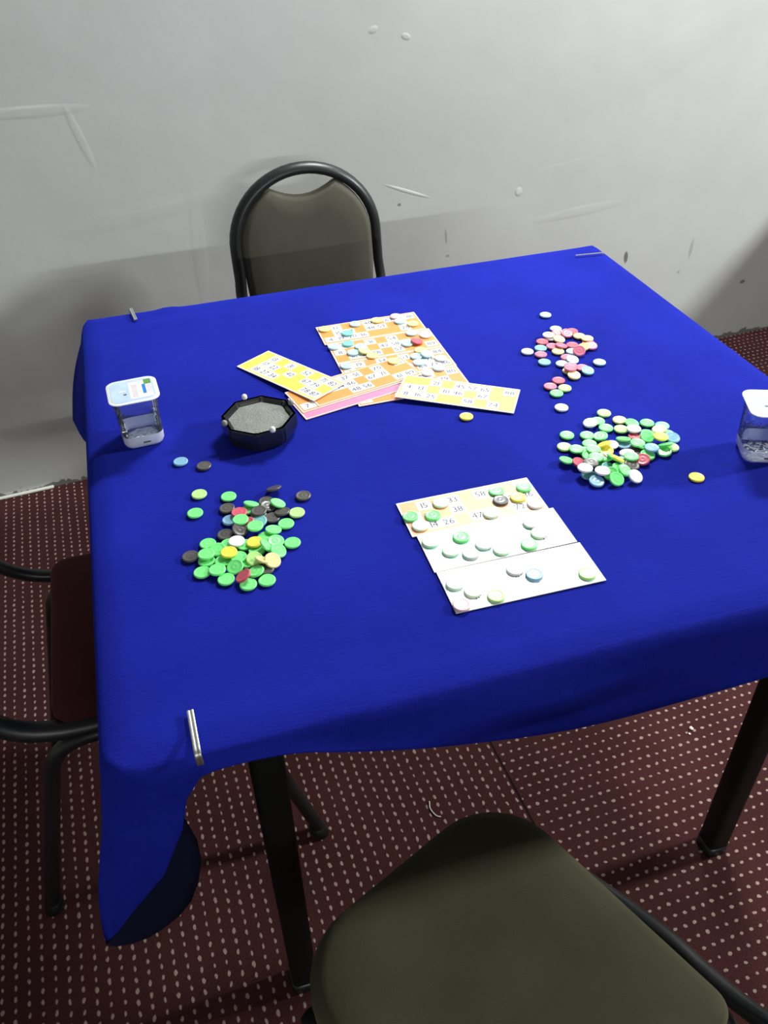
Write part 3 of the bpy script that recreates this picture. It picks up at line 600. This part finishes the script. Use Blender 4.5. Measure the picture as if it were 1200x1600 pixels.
CHIPS = {
 'left': [
  ('b',0.108,-0.474,0.7564,0,0),('k',0.135,-0.493,0.7564,0,0),('l',0.122,-0.55,0.7564,0,0),('g',0.113,-0.585,0.7564,0,0),('g',0.155,-0.566,0.7564,0,0),
  ('k',0.209,-0.572,0.7598,24,-75),('k',0.24,-0.593,0.7564,0,0),('l',0.226,-0.622,0.7564,0,0),('k',0.196,-0.59,0.7564,0,0),
  ('t',0.183,-0.611,0.7564,0,0),('k',0.197,-0.622,0.7564,0,0),('k',0.15,-0.588,0.7564,0,0),('g',0.171,-0.601,0.758,10.3,-40),
  ('b',0.15,-0.611,0.7564,0,0),('t',0.181,-0.626,0.7581,10.7,47),('r',0.167,-0.626,0.7593,18.7,0),('k',0.141,-0.635,0.7564,0,0),
  ('g',0.21,-0.638,0.7564,0,0),('g',0.183,-0.654,0.7564,0,0),('g',0.21,-0.673,0.7564,0,0),('g',0.142,-0.653,0.7564,0,0),('g',0.12,-0.645,0.7564,0,0),
  ('g',0.129,-0.66,0.7581,10.9,80),('g',0.115,-0.673,0.7564,0,0),('g',0.132,-0.679,0.7564,0,0),('g',0.157,-0.689,0.7564,0,0),
  ('g',0.108,-0.69,0.7564,0,0),('k',0.099,-0.66,0.7564,0,0),('k',0.174,-0.706,0.7564,0,0),('g',0.131,-0.709,0.7564,0,0),('g',0.152,-0.724,0.7564,0,0),
  ('g',0.172,-0.724,0.7564,0,0),('g',0.178,-0.594,0.7605,26.6,-135),('k',0.21,-0.617,0.7582,11.6,-73),('k',0.196,-0.602,0.7585,13.5,167),
  ('r',0.162,-0.606,0.7608,0,0),('k',0.158,-0.636,0.7603,25.2,126),('g',0.194,-0.646,0.7583,11.9,-144),('g',0.193,-0.666,0.758,10.3,130),
  ('g',0.159,-0.66,0.7564,0,0),('g',0.116,-0.667,0.7609,0,0),('g',0.17,-0.674,0.7564,0,0),('g',0.181,-0.676,0.7628,50,180),
  ('g',0.149,-0.681,0.7592,0,0),('l',0.165,-0.69,0.7596,20.3,100),('g',0.124,-0.694,0.7592,0,0),('g',0.143,-0.696,0.7597,21,48),
  ('g',0.163,-0.709,0.7586,14.2,-31),('g',0.208,-0.602,0.7601,24.2,-172),('k',0.184,-0.611,0.7613,0,0),('g',0.161,-0.623,0.7636,0,0),
  ('g',0.175,-0.639,0.7631,0,0),('w',0.151,-0.654,0.7592,0,0),('y',0.17,-0.662,0.7592,0,0),('g',0.192,-0.686,0.761,30,138),('y',0.14,-0.673,0.762,0,0),
  ('p',0.174,-0.696,0.761,30,-140),('r',0.149,-0.714,0.7608,28.9,-16),('p',0.183,-0.7,0.761,30,127),],
 'right': [
  ('w',0.614,-0.514,0.7564,0,0),('l',0.661,-0.545,0.7564,0,0),('g',0.644,-0.56,0.7564,0,0),('g',0.646,-0.578,0.7564,0,0),('p',0.672,-0.567,0.7564,0,0),
  ('g',0.682,-0.581,0.7579,9.4,126),('g',0.702,-0.585,0.7564,0,0),('t',0.717,-0.597,0.7564,0,0),('g',0.591,-0.577,0.7564,0,0),
  ('g',0.615,-0.586,0.7564,0,0),('g',0.629,-0.595,0.7581,12,0),('g',0.713,-0.616,0.7564,0,0),('b',0.713,-0.628,0.7585,13.5,90),
  ('l',0.576,-0.6,0.7564,0,0),('g',0.609,-0.604,0.7564,0,0),('b',0.649,-0.62,0.7564,0,0),('k',0.658,-0.636,0.7564,0,0),('r',0.672,-0.608,0.7564,0,0),
  ('l',0.702,-0.644,0.7564,0,0),('g',0.687,-0.651,0.7579,9.7,25),('g',0.664,-0.651,0.758,10,112),('t',0.631,-0.651,0.7564,0,0),
  ('k',0.635,-0.664,0.7583,11.9,107),('g',0.596,-0.617,0.7564,0,0),('g',0.595,-0.63,0.7584,12.4,86),('g',0.564,-0.63,0.7586,15,200),
  ('r',0.576,-0.641,0.7592,17.8,137),('g',0.598,-0.646,0.7591,17,101),('t',0.604,-0.662,0.7593,18.6,111),('g',0.614,-0.669,0.7607,27.9,145),
  ('t',0.577,-0.664,0.7564,0,0),('y',0.696,-0.709,0.7564,0,0),('w',0.631,-0.563,0.7583,12.1,13),('l',0.663,-0.587,0.7564,0,0),
  ('p',0.707,-0.606,0.7586,13.9,-4),('g',0.689,-0.609,0.7579,9.5,177),('g',0.586,-0.613,0.7592,0,0),('w',0.632,-0.617,0.7579,9.3,-10),
  ('g',0.652,-0.612,0.7594,19.1,-111),('g',0.666,-0.633,0.7594,19.1,-159),('g',0.694,-0.642,0.761,30,-85),('r',0.652,-0.659,0.7592,17.7,34),
  ('w',0.642,-0.639,0.758,9.9,-61),('y',0.619,-0.628,0.7587,14.6,40),('r',0.616,-0.642,0.7599,25,190),('g',0.609,-0.644,0.7627,0,0),
  ('g',0.616,-0.652,0.7654,30,195),('g',0.604,-0.623,0.7615,0,0),('g',0.596,-0.644,0.7654,0,0),('k',0.585,-0.652,0.7654,0,0),
  ('b',0.579,-0.68,0.758,10,97),('g',0.6,-0.675,0.761,30,47),('g',0.619,-0.675,0.761,30,130),('w',0.675,-0.597,0.7607,0,0),
  ('g',0.682,-0.618,0.7598,22.1,99),('y',0.695,-0.628,0.7638,0,0),('y',0.622,-0.617,0.761,30,-58),('g',0.662,-0.629,0.7622,0,0),
  ('b',0.673,-0.644,0.7622,0,0),('g',0.64,-0.652,0.762,0,0),('y',0.619,-0.655,0.7654,30,195),('w',0.573,-0.66,0.7654,0,0),('w',0.591,-0.67,0.7638,0,0),
  ('g',0.601,-0.687,0.761,30,95),('w',0.625,-0.689,0.7608,28.9,113),],
 'far': [
  ('B',0.714,-0.251,0.7564,0,0),('B',0.708,-0.301,0.7564,0,0),('r',0.704,-0.316,0.758,10.4,75),('r',0.728,-0.317,0.7564,0,0),
  ('w',0.689,-0.326,0.7564,0,0),('Y',0.731,-0.335,0.7564,0,0),('r',0.734,-0.359,0.7564,0,0),('r',0.67,-0.333,0.7564,0,0),('m',0.678,-0.351,0.7564,0,0),
  ('r',0.708,-0.358,0.7564,0,0),('t',0.659,-0.351,0.7564,0,0),('w',0.636,-0.354,0.7564,0,0),('Y',0.679,-0.369,0.7564,0,0),('B',0.699,-0.376,0.7564,0,0),
  ('m',0.651,-0.369,0.7564,0,0),('m',0.683,-0.39,0.7564,0,0),('t',0.646,-0.392,0.7564,0,0),('B',0.668,-0.405,0.7564,0,0),('Y',0.668,-0.427,0.7564,0,0),
  ('m',0.69,-0.425,0.7564,0,0),('B',0.721,-0.419,0.7564,0,0),('r',0.642,-0.447,0.7564,0,0),('m',0.624,-0.458,0.7564,0,0),('g',0.624,-0.478,0.7564,0,0),
  ('m',0.715,-0.325,0.7592,18.2,83),('w',0.686,-0.321,0.7592,0,0),('Y',0.696,-0.337,0.7584,12.4,122),('Y',0.736,-0.351,0.7592,0,0),
  ('m',0.732,-0.372,0.7583,12.3,81),('m',0.69,-0.357,0.7583,12,-165),('Y',0.718,-0.374,0.7595,19.6,8),('m',0.705,-0.385,0.761,30,71),
  ('B',0.686,-0.402,0.7585,13.1,104),('m',0.675,-0.419,0.7592,0,0),('Y',0.668,-0.443,0.758,10.1,90),('t',0.692,-0.438,0.7583,12.3,99),
  ('l',0.641,-0.469,0.7564,0,0),('m',0.669,-0.429,0.762,0,0),],
 'middle': [
  ('y',0.485,-0.493,0.7564,0,0),],
 'frontcards': [
  ('g',0.348,-0.672,0.7574,0,0),('g',0.373,-0.678,0.7574,0,0),('n',0.353,-0.691,0.7574,0,0),('n',0.389,-0.659,0.7574,0,0),('g',0.459,-0.659,0.7574,0,0),
  ('k',0.457,-0.677,0.7574,0,0),('y',0.478,-0.678,0.7574,0,0),('g',0.493,-0.662,0.7574,0,0),('w',0.492,-0.695,0.7574,0,0),('n',0.437,-0.695,0.7574,0,0),
  ('n',0.355,-0.721,0.7574,0,0),('g',0.39,-0.724,0.7574,0,0),('n',0.371,-0.742,0.7574,0,0),('c',0.39,-0.753,0.7574,0,0),('w',0.409,-0.743,0.7574,0,0),
  ('n',0.424,-0.757,0.7574,0,0),('g',0.456,-0.759,0.7574,0,0),('w',0.473,-0.726,0.7574,0,0),('n',0.474,-0.745,0.7574,0,0),('w',0.425,-0.791,0.7574,0,0),
  ('b',0.441,-0.805,0.7574,0,0),('l',0.494,-0.821,0.7574,0,0),('n',0.357,-0.792,0.7574,0,0),('n',0.371,-0.808,0.7574,0,0),('l',0.391,-0.822,0.7574,0,0),
  ('M',0.353,-0.823,0.7574,0,0),],
 'farcards': [
  ('Y',0.365,-0.181,0.7574,0,0),('B',0.416,-0.18,0.7574,0,0),('Y',0.452,-0.179,0.7574,0,0),('t',0.396,-0.207,0.7574,0,0),('B',0.365,-0.243,0.7574,0,0),
  ('t',0.388,-0.241,0.7574,0,0),('B',0.404,-0.256,0.7574,0,0),('B',0.388,-0.271,0.7574,0,0),('Y',0.405,-0.274,0.7589,9.3,170),
  ('Y',0.413,-0.29,0.7574,0,0),('B',0.368,-0.307,0.7574,0,0),('Y',0.436,-0.317,0.7574,0,0),('M',0.485,-0.176,0.7574,0,0),('B',0.486,-0.195,0.7574,0,0),
  ('Y',0.503,-0.21,0.7574,0,0),('B',0.491,-0.24,0.7574,0,0),('w',0.509,-0.254,0.7574,0,0),('B',0.474,-0.271,0.7574,0,0),
  ('r',0.489,-0.272,0.7591,10.7,176),('Y',0.486,-0.298,0.7574,0,0),('B',0.474,-0.314,0.7574,0,0),('B',0.472,-0.333,0.7574,0,0),
  ('B',0.49,-0.315,0.759,10.1,138),('M',0.452,-0.339,0.7574,0,0),('Y',0.437,-0.322,0.7602,0,0),('w',0.507,-0.332,0.7574,0,0),
  ('M',0.442,-0.358,0.7574,0,0),('w',0.474,-0.366,0.7574,0,0),('B',0.494,-0.358,0.7574,0,0),],

}
PLACE = {'left': 'the left heap', 'right': 'the right heap', 'far': 'the far right cluster', 'middle': 'mid table', 'frontcards': 'the near three cards', 'farcards': 'the orange far cards'}
GROUP = {'left': 'bingo chips in the left heap', 'right': 'bingo chips in the right heap', 'far': 'bingo chips scattered at the far right', 'middle': 'single bingo chips', 'frontcards': 'bingo chips placed on the near cards', 'farcards': 'bingo chips placed on the orange cards'}
ORD = ['first', 'second', 'third', 'fourth', 'fifth', 'sixth', 'seventh', 'eighth', 'ninth', 'tenth', 'eleventh', 'twelfth']
SPECIAL = {('left', 'b', 0): 'single light blue chip lying apart between the left cup and the ashtray'}
def chip_labels(place, items):
    out = {}
    for k in CH:
        idx = [i for i, it in enumerate(items) if it[0] == k]
        if not idx: continue
        cn = CH[k][1]; prep = 'on' if 'cards' in place else 'in'; pl = PLACE[place]
        if place == 'middle': out[idx[0]] = 'single yellow chip just in front of the right-hand yellow card'; continue
        idx.sort(key=lambda i: -items[i][2])
        if len(idx) == 1: out[idx[0]] = f'the only {cn} chip {prep} {pl}'; continue
        if len(idx) <= 3:
            w_ = (['farther', 'nearer'] if len(idx) == 2 else ['farthest', 'middle', 'nearest'])
            for j, i in enumerate(idx): out[i] = f'{cn} chip {prep} {pl}, the {w_[j]} of the {["two","three"][len(idx)-2]} from the camera'
            if len(idx) == 2:
                for j, i in enumerate(idx): out[i] = f'{cn} chip {prep} {pl}, {["farther from", "nearer to"][j]} the camera of the two'
            else:
                for j, i in enumerate(idx): out[i] = f'{cn} chip {prep} {pl}, ' + ['farthest from the camera of the three', 'between the other two ' + cn + ' ones', 'nearest the camera of the three'][j]
            continue
        per = 4 if len(idx) < 24 else 5; nrow = math.ceil(len(idx)/per)
        for rw in range(nrow):
            sub = sorted(idx[rw*per:(rw+1)*per], key=lambda i: items[i][1])
            for j, i in enumerate(sub):
                pos = 'leftmost' if j == 0 else ('rightmost' if j == len(sub)-1 else ORD[j]+' from left')
                if len(sub) == 1: pos = 'alone in it'
                row = f'{ORD[rw]} such row from wall' if rw < nrow-1 else f'last such row from wall'
                out[i] = f'{cn} chip {prep} {pl}, {row}, {pos}'
    return out
for place, items in CHIPS.items():
    lab = chip_labels(place, items)
    for i, (k, x, y, z, ta, td) in enumerate(items):
        o = bpy.data.objects.new('bingo_chip', chip_me[k]); COL.objects.link(o)
        d = math.radians(td); ax = Vector((math.sin(d), -math.cos(d), 0))    # lifts the side towards the direction d
        q = Matrix.Rotation(math.radians(ta), 3, ax)
        M = (Matrix.Rotation(ROT, 3, 'Z') @ q @ Matrix.Rotation(i*1.7, 3, 'Z')).to_4x4(); M.translation = T(x, y, z+.0002)
        o.matrix_world = M
        tag(o, lab[i], 'bingo chip', GROUP[place])

# ---------------------------------------------------------------- ashtray
ASHB = mat('black_glazed', (.012, .012, .014), .22, coat=.3); ASHG = mat('dull_grey_inside', (.21, .22, .20), .55, bump=.5, bscale=400, var=.25, vscale=60); PALEK = mat('pale_knob', (.8, .8, .78), .35)
t = empty('ashtray', T(.2165, -.440, TZ+.0006), ROT+math.radians(8)); tag(t, 'black faceted ashtray with a dull grey inside, left of the slanting cards', 'ashtray')
bm = bmesh.new()
def octo(rr, z, rr2=None): return [(rr*math.cos(math.radians(22.5+45*k)), rr*math.sin(math.radians(22.5+45*k)), z) for k in range(8)]
loft(bm, [octo(.040, 0), octo(.047, .003), octo(.0505, .012), octo(.0500, .024), octo(.0485, .0285), octo(.0450, .0285), octo(.0425, .024), octo(.038, .012), octo(.030, .010)])
bmesh.ops.bevel(bm, geom=[e for e in bm.edges if abs(e.verts[0].co.z-e.verts[1].co.z) > .002], offset=.003, segments=2, affect='EDGES')
o = obj('bowl', bm, ASHB, t); sharp(o, 30)
bm = bmesh.new(); loft(bm, [octo(.036, .0125), octo(.0415, .0215), octo(.0395, .0235), octo(.02, .0245), octo(.004, .025)]); o = obj('ash_bed', bm, ASHG, t, smooth=False)
for a in (95, 275, 5, 185):
    bm = bmesh.new(); lathe(bm, [(.0004, 0), (.0030, 0), (.0038, .002), (.0036, .005), (.0022, .0066), (.0004, .007)], 14)
    for v in bm.verts: v.co += Vector((.0465*math.cos(math.radians(a)), .0465*math.sin(math.radians(a)), .0282))
    obj('knob', bm, PALEK if a in (95, 275) else ASHG, t)

# ---------------------------------------------------------------- sealed water cups
def clear(name, tint, milk, bump, fac=.10):
    m, N, L, b = nm(name); N.remove(b)
    out = [n for n in N if n.type == 'OUTPUT_MATERIAL'][0]
    tr = N.new('ShaderNodeBsdfTransparent'); tr.inputs[0].default_value = (*tint, 1)
    df = N.new('ShaderNodeBsdfDiffuse'); df.inputs[0].default_value = (.75, .78, .85, 1)
    gl = N.new('ShaderNodeBsdfGlossy'); gl.inputs['Roughness'].default_value = .06
    tc = N.new('ShaderNodeTexCoord'); nz = N.new('ShaderNodeTexNoise'); nz.inputs['Scale'].default_value = 90; nz.inputs['Detail'].default_value = 2; L.new(tc.outputs['Object'], nz.inputs['Vector'])
    bp = N.new('ShaderNodeBump'); bp.inputs['Strength'].default_value = bump; bp.inputs['Distance'].default_value = .004; L.new(nz.outputs['Fac'], bp.inputs['Height']); L.new(bp.outputs[0], gl.inputs['Normal'])
    fr = N.new('ShaderNodeFresnel'); fr.inputs[0].default_value = 1.45; L.new(bp.outputs[0], fr.inputs['Normal'])
    m1 = N.new('ShaderNodeMixShader'); m1.inputs[0].default_value = milk; L.new(tr.outputs[0], m1.inputs[1]); L.new(df.outputs[0], m1.inputs[2])
    m2 = N.new('ShaderNodeMixShader'); L.new(math_node(N, L, 'ADD', fr.outputs[0], fac), m2.inputs[0]); L.new(m1.outputs[0], m2.inputs[1]); L.new(gl.outputs[0], m2.inputs[2])
    L.new(m2.outputs[0], out.inputs[0]); return m
WATER = clear('thin_clear_cup', (.95, .97, 1.0), .025, .4, .03); REFRWHITE = clear('painted_refraction_base', (.95, .97, 1.0), .80, .3, .05); WAT = clear('still_water', (.96, .98, 1.0), .02, .45, .0); CUP = mat('clear_cup_plastic', (.95, .97, 1.0), .05, trans=1, ior=1.42)  # cup base: milky white paints in the light refracted at the foot
LIDW = mat('white_lid_rim', (.84, .88, .90), .3, coat=.3); FILM = mat('pale_blue_film', (.50, .64, .84), .3, coat=.3, var=.18, vscale=60)
FW = mat('film_white', (.84, .86, .88), .35); FB = mat('film_blue', (.02, .20, .62), .35); FG = mat('film_green', (.12, .30, .07), .35, var=.3, vscale=200); FP = mat('film_pinkish', (.70, .62, .66), .4, var=.15, vscale=150); BDARK = mat('embossed_mark', (.12, .13, .11), .5)
def cup(label, x, y, rz, flip=1):
    t = empty('water_cup', T(x, y, TZ+.0004), ROT+rz); tag(t, label, 'cup of water', 'sealed water cups')
    Hh = .068
    def sec(z):
        k = z/Hh; hw = .0258+.0022*k; hd = .0258+.0018*k
        return hw, hd
    bm = bmesh.new(); L_ = []
    for z, s, rr in ((0, .90, .012), (.0015, .95, .012), (.006, 1.0, .012), (.017, 1.0, .012), (.0182, .975, .012), (.03, .98, .012), (.052, .985, .012), (.0535, 1.0, .012), (Hh, 1.0, .012)):
        hw, hd = sec(z); L_.append([(px*s, py*s, z) for px, py in rrect(hw, hd, rr, 5)])
    # water and thin cup as one solid up to the fill line, a shallow air gap, walls above
    fill = .055
    outer = L_
    inner = []
    for z, s in ((Hh, .965), (fill, .945)):
        hw, hd = sec(z); inner.append([(px*s, py*s, z) for px, py in rrect(hw, hd, .011, 5)])
    loft(bm, outer[3:], cap0=False, cap1=False); sh = obj('cup_body', bm, WATER, t)
    bm = bmesh.new(); wl = []
    for z, k_ in ((.0015, .90), (.030, .945), (.050, .95), (fill, .95)):
        hw, hd = sec(z); wl.append([(px*k_, py*k_, z+(.0012*math.sin(px*160) if z == fill else 0)) for px, py in rrect(hw, hd, .011, 5)])
    loft(bm, wl); sharp(obj('water', bm, WAT, t), 60)
    bm = bmesh.new(); loft(bm, outer[:4], cap0=False, cap1=False); bs = obj('cup_base', bm, REFRWHITE, t); sharp(bs, 60)
    sharp(sh, 60)
    bm = bmesh.new(); hw, hd = sec(Hh)
    loft(bm, [[(px, py, z) for px, py in rrect(hw+o_, hd+o_, .013, 5)] for z, o_ in ((Hh+.0002, .001), (Hh+.0006, .0035), (Hh+.0018, .0037), (Hh+.0022, .003))])
    lid = obj('lid', bm, LIDW, t); sharp(lid, 50)
    bm = bmesh.new()
    z = Hh+.0024; e = .0005
    R0 = [bm.verts.new((px, py, z)) for px, py in rrect(hw-.0008, hd-.0008, .010, 5)]; bm.faces.new(R0).material_index = 0
    def q(x0, x1, y0, y1, mi, lv=1):
        zz = z+.0001*lv; fc = bm.faces.new([bm.verts.new(p) for p in ((x0, y0, zz), (x1, y0, zz), (x1, y1, zz), (x0, y1, zz))]); fc.material_index = mi
    q(-.004, .0245, -.022, .021, 1); q(-.001, .006, -.019, .014, 4, 2); q(.0125, .0168, -.013, .011, 2, 2); q(.0158, .0245, .010, .0225, 3, 3); q(.0182, .0242, -.010, .0075, 4, 2)
    q(-.017, -.008, .000, .0022, 1, 1); q(-.012, -.008, -.010, -.006, 5, 1)
    obj('lid_film', bm, [FILM, FW, FB, FG, FP, BDARK], lid, smooth=False)
    bm = bmesh.new(); hw, hd = sec(.010); box(bm, -.002, .0075, -hd*1.0-.0005, -hd*1.0+.0003, .0065, .0088); obj('moulded_mark', bm, BDARK, t, smooth=False)
    return t
cup('sealed clear cup of water with white rimmed lid on the left side of the cloth', .0675, -.3975, math.radians(3))
cup('sealed clear cup of water cut off by the right edge of the photo', .8000, -.6850, math.radians(-22))
